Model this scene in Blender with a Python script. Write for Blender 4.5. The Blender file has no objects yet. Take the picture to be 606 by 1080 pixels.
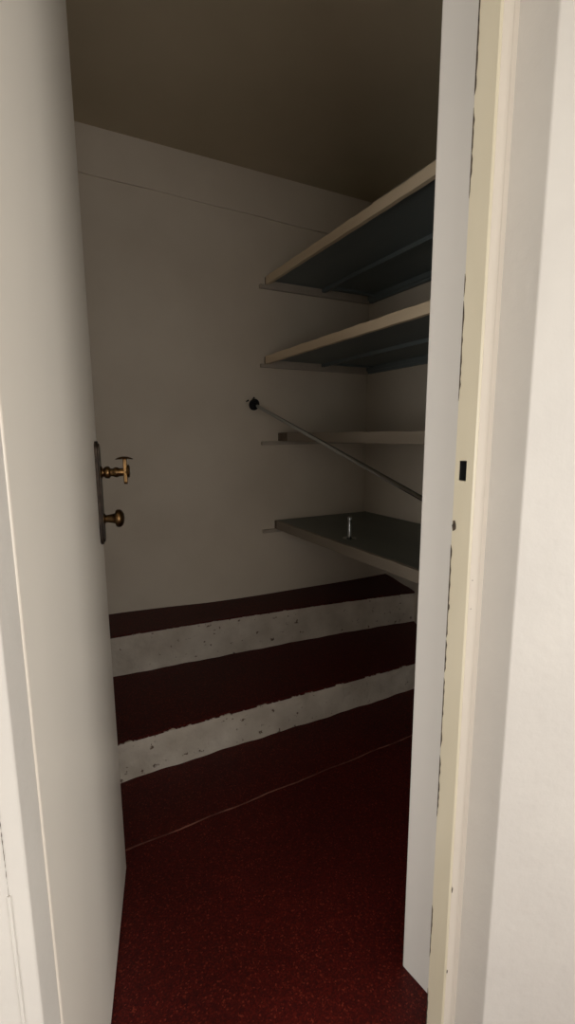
import bpy, bmesh, math, random
from mathutils import Vector, Matrix
random.seed(7)
scene = bpy.context.scene
COL = scene.collection

# ---------------------------------------------------------------- materials
def lin(c):
    return tuple((v/12.92 if v <= .04045 else ((v+.055)/1.055)**2.4) for v in c)
def mat(name, col, rough=.6, metal=0., col2=None, scale=8., bump=0., bscale=40., detail=4., lo=.35, hi=.65, spec=.5, coat=0., stretch=None):
    m = bpy.data.materials.new(name); m.use_nodes = True
    nt = m.node_tree; b = nt.nodes['Principled BSDF']
    b.inputs['Base Color'].default_value = (*col, 1)
    b.inputs['Roughness'].default_value = rough
    b.inputs['Metallic'].default_value = metal
    b.inputs['Specular IOR Level'].default_value = spec
    b.inputs['Coat Weight'].default_value = coat
    tc = nt.nodes.new('ShaderNodeTexCoord')
    src = tc.outputs['Object']
    if stretch:
        mp = nt.nodes.new('ShaderNodeMapping'); mp.inputs['Scale'].default_value = stretch
        nt.links.new(src, mp.inputs['Vector']); src = mp.outputs['Vector']
    if col2:
        n = nt.nodes.new('ShaderNodeTexNoise'); n.inputs['Scale'].default_value = scale; n.inputs['Detail'].default_value = detail
        nt.links.new(src, n.inputs['Vector'])
        r = nt.nodes.new('ShaderNodeValToRGB'); r.color_ramp.elements[0].position = lo; r.color_ramp.elements[1].position = hi
        r.color_ramp.elements[0].color = (*col, 1); r.color_ramp.elements[1].color = (*col2, 1)
        nt.links.new(n.outputs['Fac'], r.inputs['Fac']); nt.links.new(r.outputs['Color'], b.inputs['Base Color'])
        m['ramp'] = r.name
    if bump:
        n2 = nt.nodes.new('ShaderNodeTexNoise'); n2.inputs['Scale'].default_value = bscale; n2.inputs['Detail'].default_value = 6
        nt.links.new(src, n2.inputs['Vector'])
        bp = nt.nodes.new('ShaderNodeBump'); bp.inputs['Strength'].default_value = bump; bp.inputs['Distance'].default_value = .01
        nt.links.new(n2.outputs['Fac'], bp.inputs['Height']); nt.links.new(bp.outputs['Normal'], b.inputs['Normal'])
    return m

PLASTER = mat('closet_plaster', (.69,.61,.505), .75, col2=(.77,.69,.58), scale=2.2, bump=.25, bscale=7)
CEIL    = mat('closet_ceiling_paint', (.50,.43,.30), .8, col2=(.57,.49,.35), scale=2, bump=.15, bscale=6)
CORR    = mat('corridor_wall_paint', (.57,.545,.51), .6, col2=(.61,.585,.545), scale=4, bump=.18, bscale=28)
REVEAL  = mat('reveal_paint', (.74,.69,.62), .55, col2=(.79,.74,.67), scale=5, bump=.1, bscale=20)
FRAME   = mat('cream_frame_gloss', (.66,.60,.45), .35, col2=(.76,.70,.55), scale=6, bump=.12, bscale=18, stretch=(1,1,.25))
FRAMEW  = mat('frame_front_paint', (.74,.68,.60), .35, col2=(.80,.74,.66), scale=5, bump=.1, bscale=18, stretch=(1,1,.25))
BOARD   = mat('white_lining_paint', (.73,.71,.68), .4, col2=(.77,.745,.71), scale=3, bump=.1, bscale=9)
DOORP   = mat('door_paint', (.74,.70,.63), .38, col2=(.78,.74,.67), scale=1.6, bump=.1, bscale=3, stretch=(1,1,.4))
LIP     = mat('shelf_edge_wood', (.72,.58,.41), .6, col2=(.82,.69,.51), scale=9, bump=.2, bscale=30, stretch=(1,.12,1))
LIPD    = mat('shelf_edge_dark', (.10,.075,.05), .7, col2=(.15,.11,.08), scale=30)
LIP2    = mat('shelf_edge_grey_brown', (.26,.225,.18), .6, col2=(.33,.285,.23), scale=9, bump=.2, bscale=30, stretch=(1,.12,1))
BLUE_GREY   = mat('shelf_blue_grey', (.17,.205,.21), .5, col2=(.20,.235,.24), scale=5, bump=.12, bscale=20, stretch=(1,.2,1))  # blue-grey paint of the upper shelves and their ribs
SHELFTOP= mat('shelf_top_green_grey', (.12,.135,.12), .45, col2=(.155,.17,.15), scale=4, bump=.15, bscale=14, stretch=(1,.3,1))
CLEAT   = mat('cleat_paint', (.46,.40,.33), .6, col2=(.54,.47,.39), scale=12, bump=.15)
STEEL   = mat('chrome_steel', (.46,.49,.51), .12, 1.)
BLACK   = mat('black_metal', (.02,.02,.022), .4, .3)
BRONZE  = mat('dark_bronze', (.03,.022,.018), .38, .8, col2=(.055,.04,.03), scale=40)
BRASS   = mat('aged_brass', (.22,.13,.055), .3, 1., col2=(.10,.06,.028), scale=60)
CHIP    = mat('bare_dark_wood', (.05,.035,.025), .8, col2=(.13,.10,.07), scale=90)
HOLE    = mat('hole_dark', (.008,.008,.008), .9)
SEAMM   = mat('seam_weld', (.27,.11,.08), .5, col2=(.09,.022,.017), scale=18)

def lino():
    m = mat('red_speckled_linoleum', (.085,.0065,.005), .5, bump=.08, bscale=160, spec=.22)
    nt = m.node_tree; b = nt.nodes['Principled BSDF']; tc = nt.nodes['Texture Coordinate']
    v = nt.nodes.new('ShaderNodeTexVoronoi'); v.inputs['Scale'].default_value = 330
    nt.links.new(tc.outputs['Object'], v.inputs['Vector'])
    r = nt.nodes.new('ShaderNodeValToRGB'); e = r.color_ramp.elements
    e[0].position = 0; e[0].color = (.045,.0042,.0038,1)
    e[1].position = .55; e[1].color = (.080,.0060,.0045,1)
    for p, c in ((.80,(.105,.008,.005,1)), (.93,(.125,.011,.007,1)), (.985,(.23,.035,.02,1))):
        x = e.new(p); x.color = c
    sp = nt.nodes.new('ShaderNodeSeparateColor'); nt.links.new(v.outputs['Color'], sp.inputs['Color'])
    nt.links.new(sp.outputs['Red'], r.inputs['Fac'])
    n = nt.nodes.new('ShaderNodeTexNoise'); n.inputs['Scale'].default_value = 3.5; n.inputs['Detail'].default_value = 5
    nt.links.new(tc.outputs['Object'], n.inputs['Vector'])
    mr = nt.nodes.new('ShaderNodeMapRange'); mr.inputs['To Min'].default_value = .5; mr.inputs['To Max'].default_value = 1.1
    nt.links.new(n.outputs['Fac'], mr.inputs['Value'])
    mx = nt.nodes.new('ShaderNodeVectorMath'); mx.operation = 'SCALE'
    nt.links.new(r.outputs['Color'], mx.inputs[0]); nt.links.new(mr.outputs['Result'], mx.inputs['Scale'])
    nt.links.new(mx.outputs['Vector'], b.inputs['Base Color'])
    return m
LINO = lino()

def riser_mat():
    # rough whitewash with small pits and knocks where the dark mortar shows
    m = mat('rough_riser_whitewash', (.50,.46,.41), .8)
    nt = m.node_tree; b = nt.nodes['Principled BSDF']; tc = nt.nodes['Texture Coordinate']
    n1 = nt.nodes.new('ShaderNodeTexNoise'); n1.inputs['Scale'].default_value = 7; n1.inputs['Detail'].default_value = 8
    n2 = nt.nodes.new('ShaderNodeTexNoise'); n2.inputs['Scale'].default_value = 38; n2.inputs['Detail'].default_value = 5; n2.inputs['Roughness'].default_value = .62
    for n in (n1, n2): nt.links.new(tc.outputs['Object'], n.inputs['Vector'])
    r1 = nt.nodes.new('ShaderNodeValToRGB'); r1.color_ramp.elements[0].position = .3; r1.color_ramp.elements[1].position = .7
    r1.color_ramp.elements[0].color = (.50,.44,.37,1); r1.color_ramp.elements[1].color = (.74,.68,.60,1)
    nt.links.new(n1.outputs['Fac'], r1.inputs['Fac'])
    r2 = nt.nodes.new('ShaderNodeValToRGB'); r2.color_ramp.elements[0].position = .632; r2.color_ramp.elements[1].position = .672
    r2.color_ramp.elements[0].color = (0,0,0,1); r2.color_ramp.elements[1].color = (1,1,1,1)
    nt.links.new(n2.outputs['Fac'], r2.inputs['Fac'])
    mx = nt.nodes.new('ShaderNodeMix'); mx.data_type = 'RGBA'
    nt.links.new(r2.outputs['Color'], mx.inputs['Factor']); nt.links.new(r1.outputs['Color'], mx.inputs[6]); mx.inputs[7].default_value = (.16,.11,.08,1)
    nt.links.new(mx.outputs[2], b.inputs['Base Color'])
    bp = nt.nodes.new('ShaderNodeBump'); bp.inputs['Strength'].default_value = .9; bp.inputs['Distance'].default_value = .012
    n3 = nt.nodes.new('ShaderNodeTexNoise'); n3.inputs['Scale'].default_value = 22; n3.inputs['Detail'].default_value = 8
    nt.links.new(tc.outputs['Object'], n3.inputs['Vector'])
    nt.links.new(n3.outputs['Fac'], bp.inputs['Height']); nt.links.new(bp.outputs['Normal'], b.inputs['Normal'])
    return m
RISER = riser_mat()

# ---------------------------------------------------------------- mesh helpers
def obj(name, bm, m, parent=None, loc=None, smooth=False, bevel=0, seg=2):
    bmesh.ops.recalc_face_normals(bm, faces=bm.faces)
    me = bpy.data.meshes.new(name); bm.to_mesh(me); bm.free()
    o = bpy.data.objects.new(name, me); COL.objects.link(o)
    for mm in (m if isinstance(m, (list, tuple)) else [m]): me.materials.append(mm)
    if parent: o.parent = parent
    if loc: o.location = loc
    if smooth:
        for p in me.polygons: p.use_smooth = True
        me.set_sharp_from_angle(angle=math.radians(38))
    if bevel:
        b = o.modifiers.new('bevel', 'BEVEL'); b.width = bevel; b.segments = seg; b.limit_method = 'ANGLE'
    return o
def struct(o): o['kind'] = 'structure'; return o
def empty(name, label, cat, loc=(0,0,0), rz=0, group=None):
    o = bpy.data.objects.new(name, None); COL.objects.link(o)
    o.location = loc; o.rotation_euler = (0,0,rz); o.empty_display_size = .1
    o['label'] = label; o['category'] = cat
    if group: o['group'] = group
    return o
def box(bm, x0,x1,y0,y1,z0,z1):
    v = [bm.verts.new(p) for p in ((x0,y0,z0),(x1,y0,z0),(x1,y1,z0),(x0,y1,z0),(x0,y0,z1),(x1,y0,z1),(x1,y1,z1),(x0,y1,z1))]
    for f in ((0,3,2,1),(4,5,6,7),(0,1,5,4),(1,2,6,5),(2,3,7,6),(3,0,4,7)): bm.faces.new([v[i] for i in f])
    return bm
def B(*a): return box(bmesh.new(), *a)
def prism(bm, pts, z0, z1):
    a = [bm.verts.new((x,y,z0)) for x,y in pts]; b = [bm.verts.new((x,y,z1)) for x,y in pts]
    n = len(pts)
    bm.faces.new(a[::-1]); bm.faces.new(b)
    for i in range(n): bm.faces.new((a[i],a[(i+1)%n],b[(i+1)%n],b[i]))
    return bm
def lathe(bm, prof, M=Matrix(), n=28, cap=True):
    rings = []
    for r, h in prof:
        rings.append([bm.verts.new(M @ Vector((r*math.cos(2*math.pi*k/n), r*math.sin(2*math.pi*k/n), h))) for k in range(n)])
    for a, b in zip(rings, rings[1:]):
        for k in range(n): bm.faces.new((a[k],a[(k+1)%n],b[(k+1)%n],b[k]))
    if cap: bm.faces.new(rings[0][::-1]); bm.faces.new(rings[-1])
    return bm
def axisM(p, d):
    return Matrix.Translation(Vector(p)) @ Vector(d).normalized().to_track_quat('Z','Y').to_matrix().to_4x4()
def grid(bm, fn, nu, nv):
    V = [[bm.verts.new(fn(i/nu, j/nv)) for j in range(nv+1)] for i in range(nu+1)]
    for i in range(nu):
        for j in range(nv): bm.faces.new((V[i][j],V[i+1][j],V[i+1][j+1],V[i][j+1]))
    return bm
def sm(t): t = max(0,min(1,t)); return t*t*(3-2*t)

# ---------------------------------------------------------------- measures (metres)
YB = 2.24       # far wall of the closet
XC = 1.70       # wall behind the shelves
ZC = 2.365      # closet ceiling
Y0, Y1 = .44, .645   # corridor face and closet face of the wall with the doorway
ZT = 2.12

# ---------------------------------------------------------------- floor
struct(obj('floor', B(-1.6,1.95,-1.15,1.60,-.12,0), LINO))
fl = bpy.data.objects['floor']
bm = bmesh.new()
random.seed(3)
N = 120; a = []; b = []
for i in range(N+1):
    x = -.3 + 2.2*i/N; y = 1.2345 + .0115*(x) + .0018*math.sin(i*.55) + random.uniform(-.0008,.0008)
    w = .0014 + .0007*random.random()
    a.append(bm.verts.new((x,y-w,.0004))); b.append(bm.verts.new((x,y+w,.0014)))
for i in range(N): bm.faces.new((a[i],a[i+1],b[i+1],b[i]))
grd = obj('seam', bm, SEAMM, fl)
so = grd.modifiers.new('thick','SOLIDIFY'); so.thickness = .001

# ---------------------------------------------------------------- steps
def z1(x): return .1435 - .012*(x-.17)
def yr1(x): return 1.516 - .008*(x-.17) + .004*math.sin(x*4)
def yr2(x):
    t = (x-.22)
    return 1.985 - .028*t - .026*t*t
def z2(x): return .322 - .013*(x-.21) - .004*(x-.2)**2
def wallx(y): return 1.75 + .06*sm((y-1.78)/.2) + .055*sm((y-1.95)/.28) - .03*max(0, 1.8-y)
def base_y(x): return YB + (-.045*math.exp(-((x-1.05)/.55)**2) + (.03 if x < .3 else .03*max(0,1-(x-.3)/.4)))
def jag(x, k, amp): 
    return amp*(math.sin(x*37+k)*.35 + math.sin(x*91+2*k)*.3 + math.sin(x*213+k*3)*.2 + math.sin(x*431+k)*.15)
steps = empty('steps', 'two low red-covered steps with rough white risers below the far wall', 'steps', (.9,1.9,0))
XS0, XS1 = -.298, 1.95
def step_parts(yf, zlow, ztop, yback, k):
    # riser: rough masonry face, slightly rounded arris; the red sheet on top ends raggedly
    def rf(u, v):
        x = XS0 + (XS1-XS0)*u
        zl, zt = zlow(x), ztop(x)
        z = zl - .02 + (zt - .004 - zl + .02)*v
        y = yf(x) + .0025*math.sin(x*23+v*5+k) + .0015*math.sin(x*61+v*11)
        y += .006*max(0,(v-.85)/.15)**2
        if k == 1 and x < .6: y += .004*math.sin(x*120)*max(0, v-.8)*5*(.6-x)/.6
        return (min(x, wallx(y)+.003)-.9, y-1.9, z)
    bm = grid(bmesh.new(), rf, 260, 12)
    r = obj('riser', bm, RISER, steps, smooth=True)
    def tf(u, v):
        x = XS0 + (XS1-XS0)*u
        amp = .010 if k == 1 else .005
        front = yf(x) - .001 + max(0, jag(x, k, amp*.9))* (1 if k == 2 else (1.4-.5*min(1.6,x)))
        y = front + (yback(x)-front)*(v**1.6)
        drop = 0 if v > 0 else .006
        z = ztop(x) - drop + .0015*math.sin(x*5+y*7)*min(1,v*4)
        return (min(x, wallx(y)+.003)-.9, y-1.9, z)
    t = obj('tread', grid(bmesh.new(), tf, 400, 14), LINO, steps, smooth=True)
    # bare mortar band left visible on top where the sheet is worn back
    def bf(u, v):
        x = XS0 + (XS1-XS0)*u
        return (min(x, wallx(yf(x)))-.9, yf(x)+.001+.03*v-1.9, ztop(x)-.0045)
    obj('nosing', grid(bmesh.new(), bf, 200, 2), RISER, steps, smooth=True)
step_parts(yr1, lambda x: 0, z1, lambda x: yr2(x)+.03, 1)
step_parts(yr2, z1, z2, lambda x: base_y(x)+.003, 2)
bm = bmesh.new()   # solid masonry core under the treads
prism(bm, [(XS0-.9,1.55-1.9),(1.74-.9,1.55-1.9),(1.74-.9,YB-.06-1.9),(XS0-.9,YB-.06-1.9)], -.1, .11)
prism(bm, [(XS0-.9,2.03-1.9),(1.74-.9,1.95-1.9),(1.74-.9,YB-.06-1.9),(XS0-.9,YB-.06-1.9)], .10, .27)
obj('core', bm, RISER, steps)

# ---------------------------------------------------------------- closet walls and ceiling
def wb(u, v):
    x = -.35 + 2.35*u; z = -.05 + (ZC+.1)*v
    y = YB
    base = base_y(x) - YB
    y += base*sm((.75-z)/.42)
    if z < .56: y -= .006*sm((.56-z)/.03)*(.5+.5*math.sin(x*9))
    y += .0015*math.sin(x*6+z*3)
    return (x, y, z)
bm = grid(bmesh.new(), wb, 70, 90)
box(bm, -.36,2.0,2.285,2.36,-.05,ZC+.05)
struct(obj('wall_back', bm, PLASTER, smooth=True))
# band of thicker plaster under the ceiling, its lower edge showing as a fine line
def band(u, v):
    x = -.30 + 2.0*u
    zb = 2.187 - .0195*(x-.25) + .0012*math.sin(x*14)
    return (x, YB-.010 if v > 0 else YB+.01, zb + (ZC-zb+.01)*max(0,(v-.25)/.75) - (.0 if v>.0 else -.002))
struct(obj('trim_1', grid(bmesh.new(), band, 60, 4), PLASTER))
# wall behind the shelves: flush above, set further back under the lowest shelf
def wc(u, v):
    y = .60 + 1.70*u; z = -.05 + (ZC+.1)*v
    low = wallx(y)
    k = sm((.64-z)/.06)
    return (XC*(1-k)+low*k, y, z)
bm = grid(bmesh.new(), wc, 60, 90); box(bm, 1.89,1.96,.60,2.30,-.05,ZC+.05)
struct(obj('wall_right', bm, PLASTER, smooth=True))
struct(obj('wall_left', B(-.36,-.30,.60,2.34,-.05,ZC+.05), PLASTER))
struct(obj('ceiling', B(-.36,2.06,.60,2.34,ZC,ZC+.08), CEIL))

# ---------------------------------------------------------------- wall with the doorway (corridor side)
OL, OR = -.0365, .615     # plaster edges of the opening
bm = bmesh.new()
prism(bm, [(-1.6,Y0),(OL,Y0),(-.0250,.4965),(-.0250,.4985),(-.075,.4985),(-.075,Y1),(-1.6,Y1)], 0, 2.7)
wl = struct(obj('wall_front', bm, CORR, bevel=.004))
bm = bmesh.new()
prism(bm, [(OR,.4985),(OR,Y0),(1.9,Y0-.58),(1.9,Y1),(.664,Y1),(.664,.545),(OR,.545)], 0, 2.7)
box(bm, OL,OR,.4975,Y1-.0005,ZT+.05,2.7)
wr = struct(obj('wall_front_right', bm, CORR, bevel=.002, seg=2))
struct(obj('wall_corridor_left', B(-1.7,-1.6,-1.2,Y1,0,2.7), CORR))
struct(obj('wall_corridor_right', B(1.9,2.0,-1.2,Y1,0,2.7), CORR))
struct(obj('wall_opposite', B(-1.6,1.9,-1.2,-1.1,0,2.7), CORR))
# hairline joint between plaster and casing on the left
bm = bmesh.new(); zs = [.742+.0035*i for i in range(40)]
random.seed(5)
L = [bm.verts.new((-.0525+random.uniform(-.0002,.0002)-.0001, Y0-.0006, z)) for z in zs]
R = [bm.verts.new((-.0525+random.uniform(-.0002,.0002)+.0003, Y0-.0006, z)) for z in zs]
for i in range(len(zs)-1): bm.faces.new((L[i],R[i],R[i+1],L[i+1]))
o = obj('crack', bm, CHIP, wl)
bm = bmesh.new()
prism(bm, [(-.0545,Y0+.001),(-.0535,Y0-.0012),(-.0515,Y0-.0012),(-.0505,Y0+.001)], 0, .742)
obj('filler_bead', bm, CORR, wl)

# door frame: right post with strike hole, left post, head
def post_profile(s, x0, xin):   # s = side sign; x0 opening face, rounded front arris and a soft bead beside it
    return [(x0, .535), (x0, .4995), (x0+s*.0012, .4976), (x0+s*.003, .497), (x0+s*.016, .4965), (x0+s*.022,.4970), (x0+s*.026,.4985), (xin, .499), (xin, .535)]
FX = .580
prof = post_profile(1, FX, OR+.006)
notch = [(FX, .535), (FX,.5272), (FX+.018,.5272), (FX+.018,.5128), (FX,.5128)] + prof[1:]
bm = bmesh.new()
prism(bm, prof, 0, 1.077); prism(bm, notch, 1.077, 1.108); prism(bm, prof, 1.108, ZT)
bmesh.ops.remove_doubles(bm, verts=bm.verts, dist=1e-5)
# drop doubled caps between segments
for f in [f for f in bm.faces if abs(f.normal.z) > .9 and any(abs(f.calc_center_median().z-z) < 1e-4 for z in (1.077,1.108)) and len(f.verts) == len(prof)]:
    pass
fr = struct(obj('trim_3', bm, [FRAME]))
# front of the post painted paler than the rebate
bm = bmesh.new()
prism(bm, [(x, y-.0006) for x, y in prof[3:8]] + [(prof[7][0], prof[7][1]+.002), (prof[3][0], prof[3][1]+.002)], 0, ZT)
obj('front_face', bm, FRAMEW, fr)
bm = B(FX+.001,FX+.0175,.5133,.5267,1.0778,1.1072)
for f in list(bm.faces):
    if f.calc_center_median().x < FX+.002: bm.faces.remove(f)
obj('strike_hole', bm, HOLE, fr)
# chipped paint and painted-in gap shade along the back arris, broken in places
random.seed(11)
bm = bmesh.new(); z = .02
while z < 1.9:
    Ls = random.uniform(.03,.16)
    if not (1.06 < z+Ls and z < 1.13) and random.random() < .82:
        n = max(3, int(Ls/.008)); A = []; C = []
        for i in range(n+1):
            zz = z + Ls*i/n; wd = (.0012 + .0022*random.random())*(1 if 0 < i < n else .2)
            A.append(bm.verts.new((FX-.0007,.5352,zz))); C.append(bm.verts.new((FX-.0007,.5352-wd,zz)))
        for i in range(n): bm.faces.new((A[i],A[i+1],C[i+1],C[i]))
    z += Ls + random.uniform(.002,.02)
ch = obj('chipped_gap_edge', bm, CHIP, fr)
def blob(cx, cy, cz, ry, rz_, seed):
    random.seed(seed); bm = bmesh.new(); n = 14
    v = [bm.verts.new((cx, cy+ry*math.cos(2*math.pi*k/n)*random.uniform(.7,1.1), cz+rz_*math.sin(2*math.pi*k/n)*random.uniform(.75,1.1))) for k in range(n)]
    bm.faces.new(v); return bm
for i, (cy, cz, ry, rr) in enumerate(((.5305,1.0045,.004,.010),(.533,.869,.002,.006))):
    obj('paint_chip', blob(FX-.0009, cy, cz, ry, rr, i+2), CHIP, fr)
for i, (x, zz, r1, r2) in enumerate(((.5835,.362,.0016,.0065),(.583,.19,.0014,.004),(.5875,.9229,.0009,.001),(.5875,.8763,.0009,.001))):
    bm = blob(0, 0, 0, r1, r2, i+9); bmesh.ops.rotate(bm, verts=bm.verts, cent=(0,0,0), matrix=Matrix.Rotation(math.pi/2, 3, 'Z'))
    bmesh.ops.translate(bm, verts=bm.verts, vec=(x, .4955, zz)); obj('nail_hole', bm, CHIP, fr)
# left post and head
LX = -.0225
profL = [(LX,.540),(LX,.4995),(LX-.0012,.4976),(LX-.003,.497),(OL-.004,.497),(-.075,.497),(-.075,.500),(-.030,.502),(-.030,.540)]
bm = bmesh.new(); prism(bm, [(LX,.503),(LX,.4995),(LX-.0012,.4976),(LX-.0022,.497),(-.0249,.497),(-.0249,.4986),(-.070,.4986),(-.070,.503)], 0, ZT)
struct(obj('trim_4', bm, FRAMEW))
bm = B(LX-.045, OR+.004, .497,.535, ZT-.045, ZT+.05)
struct(obj('trim_5', bm, FRAMEW, bevel=.003))
# deep white lining of the opening behind the right post
bm = bmesh.new()
prism(bm, [(.6215,.648),(.6215,.6440),(.6375,.5365),(.662,.5365),(.662,.648)], 0, ZT+.05)
struct(obj('trim_6', bm, BOARD, bevel=.0015))

# corridor floor is the same sheet; ceiling and side walls of the corridor behind the camera
struct(obj('ceiling_corridor', B(-1.6,1.9,-1.1,Y0,2.6,2.7), CEIL))
bpy.data.objects['ceiling_corridor'].name = 'ceiling_corridor'

# ---------------------------------------------------------------- door leaf, standing open into the closet
D = Vector((.2425,.9701)); H = Vector((.125,1.162)) - .662*D
door = struct(bpy.data.objects.new('door_1', None)); COL.objects.link(door)
door.location = (H.x, H.y, 0); door.rotation_euler = (0,0,math.atan2(D.y, D.x))
LW = .677
bm = B(0, LW, .0005, .038, .006, 2.06)
obj('door_leaf', bm, DOORP, door, bevel=.002)
# long back plate with rounded ends
def plate(bm, cx, w, z0, z1, y0, y1):
    pts = []; r = w/2
    for k in range(13): a_ = math.pi*k/12; pts.append((cx+r*math.cos(a_), z1-r+r*math.sin(a_)*.9))
    for k in range(13): a_ = math.pi+math.pi*k/12; pts.append((cx+r*math.cos(a_), z0+r+r*math.sin(a_)*.9))
    a = [bm.verts.new((x,y0,z)) for x,z in pts]; b = [bm.verts.new((x,y1,z)) for x,z in pts]; n = len(pts)
    bm.faces.new(a); bm.faces.new(b[::-1])
    for i in range(n): bm.faces.new((a[i],b[i],b[(i+1)%n],a[(i+1)%n]))
PX = .645
bm = bmesh.new(); plate(bm, PX, .036, .899, 1.138, -.0055, .001); plate(bm, PX, .026, .905, 1.132, -.0085, -.005)
o = obj('handle_plate', bm, BRONZE, door, bevel=.0012)
o['label'] = 'dark bronze plate with rounded ends'
ZH, ZK = 1.066, .960
# latch handle: turned neck, end collar, upright grip and small flat wing
bm = lathe(bmesh.new(), [(.014,0),(.0145,.003),(.0100,.005),(.0095,.007),(.0125,.010),(.0142,.014),(.0138,.018),(.0120,.020),(.0090,.022),(.0090,.026),(.0105,.029),(.0118,.033),(.0112,.037),(.0092,.040),(.0090,.052),(.0095,.056)], axisM((PX,-.0075,ZH),(0,-1,0)))
hd = obj('turn_handle', bm, BRASS, door, smooth=True)
hd['label'] = 'brass handle with turned neck'
bm = bmesh.new(); plate(bm, PX-.002, .014, ZH-.028, ZH+.034, -.065, -.057)
obj('grip', bm, BRASS, hd, bevel=.0015)
bm = lathe(bmesh.new(), [(.009,0),(.0135,.0012),(.015,.004),(.0135,.0065),(.009,.0075)], axisM((PX,-.0635,ZH+.002),(0,-1,0)))
obj('end_cap', bm, BRASS, hd, smooth=True)
def wing(u, v):
    a_ = 2*math.pi*v
    s_ = math.sin(math.pi*min(max(u,.02),.98))**.5
    return (PX-.002+.010*math.cos(a_)*s_, -.041-.038*u, ZH+.0325+.0030*math.sin(a_)*s_ - .003*(2*u-1)**2)
obj('wing', grid(bmesh.new(), wing, 16, 12), BRASS, hd, smooth=True)
# mushroom knob below
bm = lathe(bmesh.new(), [(.012,0),(.0125,.003),(.0085,.005),(.0090,.010),(.0105,.018),(.0118,.024),(.0135,.0255),(.0185,.027),(.0205,.030),(.0210,.0335),(.0200,.0375),(.0165,.0415),(.0110,.044),(.004,.0452)], axisM((PX,-.0075,ZK),(0,-1,0)))
kn = obj('knob', bm, BRASS, door, smooth=True)
kn['label'] = 'aged brass mushroom knob'
bm = B(LW-.005, LW+.011, .008, .022, .995, 1.020)
obj('latch_bolt', bm, STEEL, door, bevel=.002)

# ---------------------------------------------------------------- shelves
def shelf(xf, zb, zt, yn, label, top_mat, ribs=True, lip_h=None, gap=0., dark_len=.009):
    t = empty('wall_shelf', label, 'shelf', (XC, YB, zb), 0, 'plank shelves along the right closet wall')
    X = lambda v: v - XC
    Yl = YB - gap
    th = .018
    yb, ye = yn - YB, Yl - YB - .012
    zz = zt - zb
    obj('shelf_board', B(X(xf)+.018, -.004, yb, ye, zz-th, zz), top_mat, t, bevel=.001)
    # painted front board, its corner slightly worn
    bm = bmesh.new()
    n = 60
    def lipf(u, v):
        y = yb + (ye-dark_len+.001-yb)*u
        ring = [(0,.0),(0,.0),(.018,0),(.018,1)]
        k = v*4
        pts = [(0,0),(0,1),(.0185,1),(.0185,0),(0,0)]
        i = min(3,int(k)); f = k-i
        px = pts[i][0]*(1-f)+pts[i+1][0]*f; pz = pts[i][1]*(1-f)+pts[i+1][1]*f
        wv = .0008*math.sin(y*31+zb*9)+.0006*math.sin(y*77)
        return (X(xf)+px, y, pz*(zz+wv)+ (0 if pz > 0 else .0006*math.sin(y*43)))
    grid(bm, lipf, n, 4)
    bmesh.ops.remove_doubles(bm, verts=bm.verts, dist=1e-6)
    bmesh.ops.holes_fill(bm, edges=bm.edges)
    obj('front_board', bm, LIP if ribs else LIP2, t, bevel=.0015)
    obj('dark_end', B(X(xf)+.001, X(xf)+.018, ye-dark_len, ye+.004, .001, zz-.001), LIPD, t, bevel=.002)  # darker length of the front edge at the far-wall end
    if ribs:
        obj('rib', B(X(1.378), X(1.400), yb, -.0245, .002, zz-th+.001), BLUE_GREY, t, bevel=.001)
        obj('rib', B(X(1.672), X(1.692), yb, -.0245, -.004, zz-th+.001), BLUE_GREY, t, bevel=.001)
        obj('cross_bar', B(X(1.395), X(1.676), -.085, -.065, .008, zz-th+.001), BLUE_GREY, t, bevel=.001)
    # cleats on the walls that carry it
    bm = B(X(1.030), -.006, -.024, -.004, -.018, -.0005)
    if ribs: box(bm, X(xf)+.019, -.006, -.024, -.004, -.0006, zz-th)
    obj('cleat', bm, CLEAT, t, bevel=.001)
    if ribs:
        obj('cleat', B(X(1.677), -.002, yb, -.03, -.018, -.004), BLUE_GREY, t, bevel=.001)
    obj('cleat', B(X(1.10), -.006, Y1+.002-YB, Y1+.022-YB, -.026, -.0005), CLEAT, t, bevel=.002)
    return t
shelf(1.060, 1.868, 1.905, .66, 'topmost shelf, pale edge and dark underside seen from below, just under the ceiling', BLUE_GREY)
shelf(1.052, 1.496, 1.532, .66, 'second shelf from the top with bright tan edge and dark ribbed underside', BLUE_GREY)
shelf(1.125, 1.113, 1.157, .66, 'narrow-looking shelf at eye level, only its brown edge seen, crossed by the chrome rod', SHELFTOP, ribs=False, dark_len=.10)
shelf(1.100, .652, .697, .66, 'lowest shelf with green-grey top, carrying the upright chrome socket', SHELFTOP, ribs=False, dark_len=.022)

# ---------------------------------------------------------------- slanting chrome rod
A = Vector((.988, YB-.032, 1.293)); E_ = Vector((1.10, 1.137, .938)); dirv = (E_-A).normalized()
tt = (Y1+.006 - A.y)/dirv.y; End = A + dirv*tt
rod = empty('hanging_rod', 'slanting chrome clothes rod running from a black flange on the far wall', 'rod', tuple(A))
bm = lathe(bmesh.new(), [(.0085,-.006),(.0085,tt*1.0)], axisM((0,0,0), dirv), 24)
obj('tube', bm, STEEL, rod, smooth=True)
bm = lathe(bmesh.new(), [(.012,-.014),(.028,-.012),(.029,-.008),(.027,-.004),(.013,-.002),(.013,.006),(.010,.007)], axisM((0,0,0), (dirv+Vector((0,-.3,0))).normalized()), 32)
obj('flange', bm, BLACK, rod, smooth=True)
for dx, dz in ((-.040,.020),(-.008,.034)):
    bm = lathe(bmesh.new(), [(.0045,0),(.0045,.002),(.002,.003),(.002,.030)], axisM((dx, -.006, dz), (.12,.9,-.1)), 12)
    obj('screw', bm, BLACK, rod, smooth=True)
bm = lathe(bmesh.new(), [(.028,0),(.028,.004),(.012,.006),(.012,.02)], axisM(tuple(End - A - Vector((0,.003,0))), (0,1,0)), 28)
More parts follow.
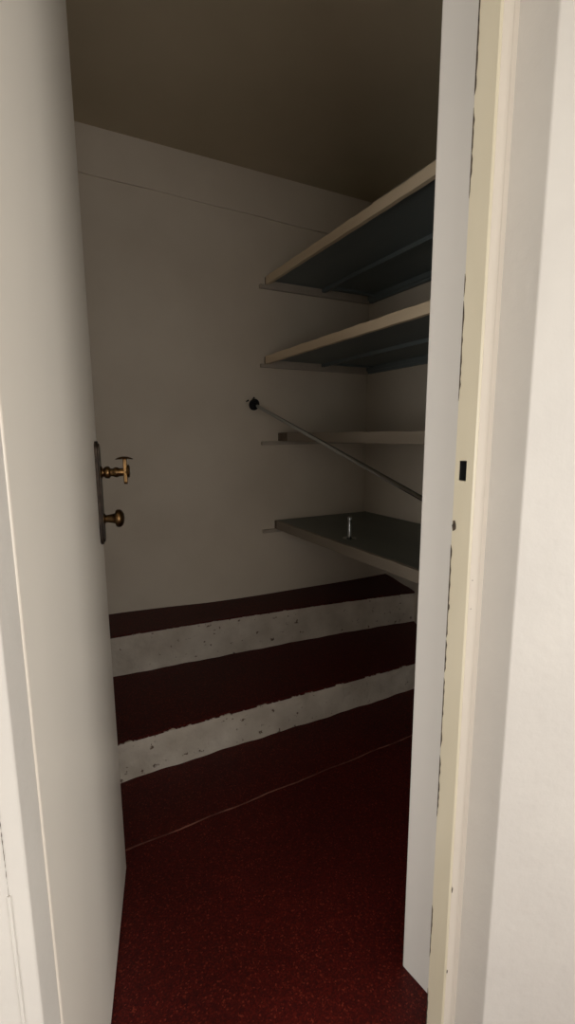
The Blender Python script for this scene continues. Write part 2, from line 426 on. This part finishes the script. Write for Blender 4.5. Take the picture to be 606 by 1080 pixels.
obj('flange', bm, BLACK, rod, smooth=True)

# loose socket of the rod standing on the lowest shelf
sk = empty('rod_socket', 'small upright chrome rod socket with a round foot on the lowest shelf', 'rod socket', (1.185,1.665,.6975))
bm = lathe(bmesh.new(), [(.029,0),(.0305,.0014),(.029,.003),(.014,.0045),(.010,.008)], n=32)
obj('disc', bm, STEEL, sk, smooth=True)
bm = lathe(bmesh.new(), [(.0095,.005),(.0105,.012),(.0080,.016),(.0076,.080),(.0095,.082),(.0095,.094),(.0080,.096)], n=28)
obj('stem', bm, STEEL, sk, smooth=True)

# ---------------------------------------------------------------- light: unseen area fills added in the corridor behind the camera
LB, LL, LR = .66, 1.30, .95
def area(name, loc, target, sx, sy, power, col):
    l = bpy.data.lights.new(name, 'AREA'); l.shape = 'RECTANGLE'; l.size = sx; l.size_y = sy; l.energy = power; l.color = col
    o = bpy.data.objects.new(name, l); COL.objects.link(o); o.location = loc
    o.rotation_euler = (Vector(target)-Vector(loc)).to_track_quat('-Z','Y').to_euler(); return o
area('fill_light_back', (.35,-1.06,1.05), (.35,.6,.95), 1.9, 1.1, 22*LB, (1.0,.97,.92))  # added fill for the general corridor light, no window modelled
area('fill_light_left', (-1.5,-.45,1.0), (.5,.75,.9), .9, 1.0, 22*LL, (1.0,.97,.92))  # added fill to brighten the white lining and right-hand side
area('fill_light_right', (1.75,-.62,.95), (.1,.8,.75), .7, 1.0, 22*LR, (1.0,.97,.92))  # added fill to brighten the door leaf
w = bpy.data.worlds.new('world'); scene.world = w; w.use_nodes = True
bg = w.node_tree.nodes['Background']; bg.inputs['Color'].default_value = (1.0,.96,.90,1); bg.inputs['Strength'].default_value = .3

# ---------------------------------------------------------------- camera
cd = bpy.data.cameras.new('camera'); cam = bpy.data.objects.new('camera', cd); COL.objects.link(cam)
cd.sensor_fit = 'VERTICAL'; cd.sensor_height = 36; cd.lens = 500.3/1080*36; cd.clip_start = .02
r = Vector((.8837,-.4680,-.0052)); d = Vector((-.0806,-.1412,-.9867)); f = Vector((.4611,.8724,-.1625))
f.normalize(); r = (r - f*r.dot(f)).normalized(); u = r.cross(f)
M = Matrix(((r.x,u.x,-f.x,0),(r.y,u.y,-f.y,0),(r.z,u.z,-f.z,1.15),(0,0,0,1)))
cam.matrix_world = M
scene.camera = cam
vs = scene.view_settings
vs.view_transform = 'Standard'; vs.look = 'None'; vs.gamma = 1; vs.use_curve_mapping = False; vs.exposure = 0
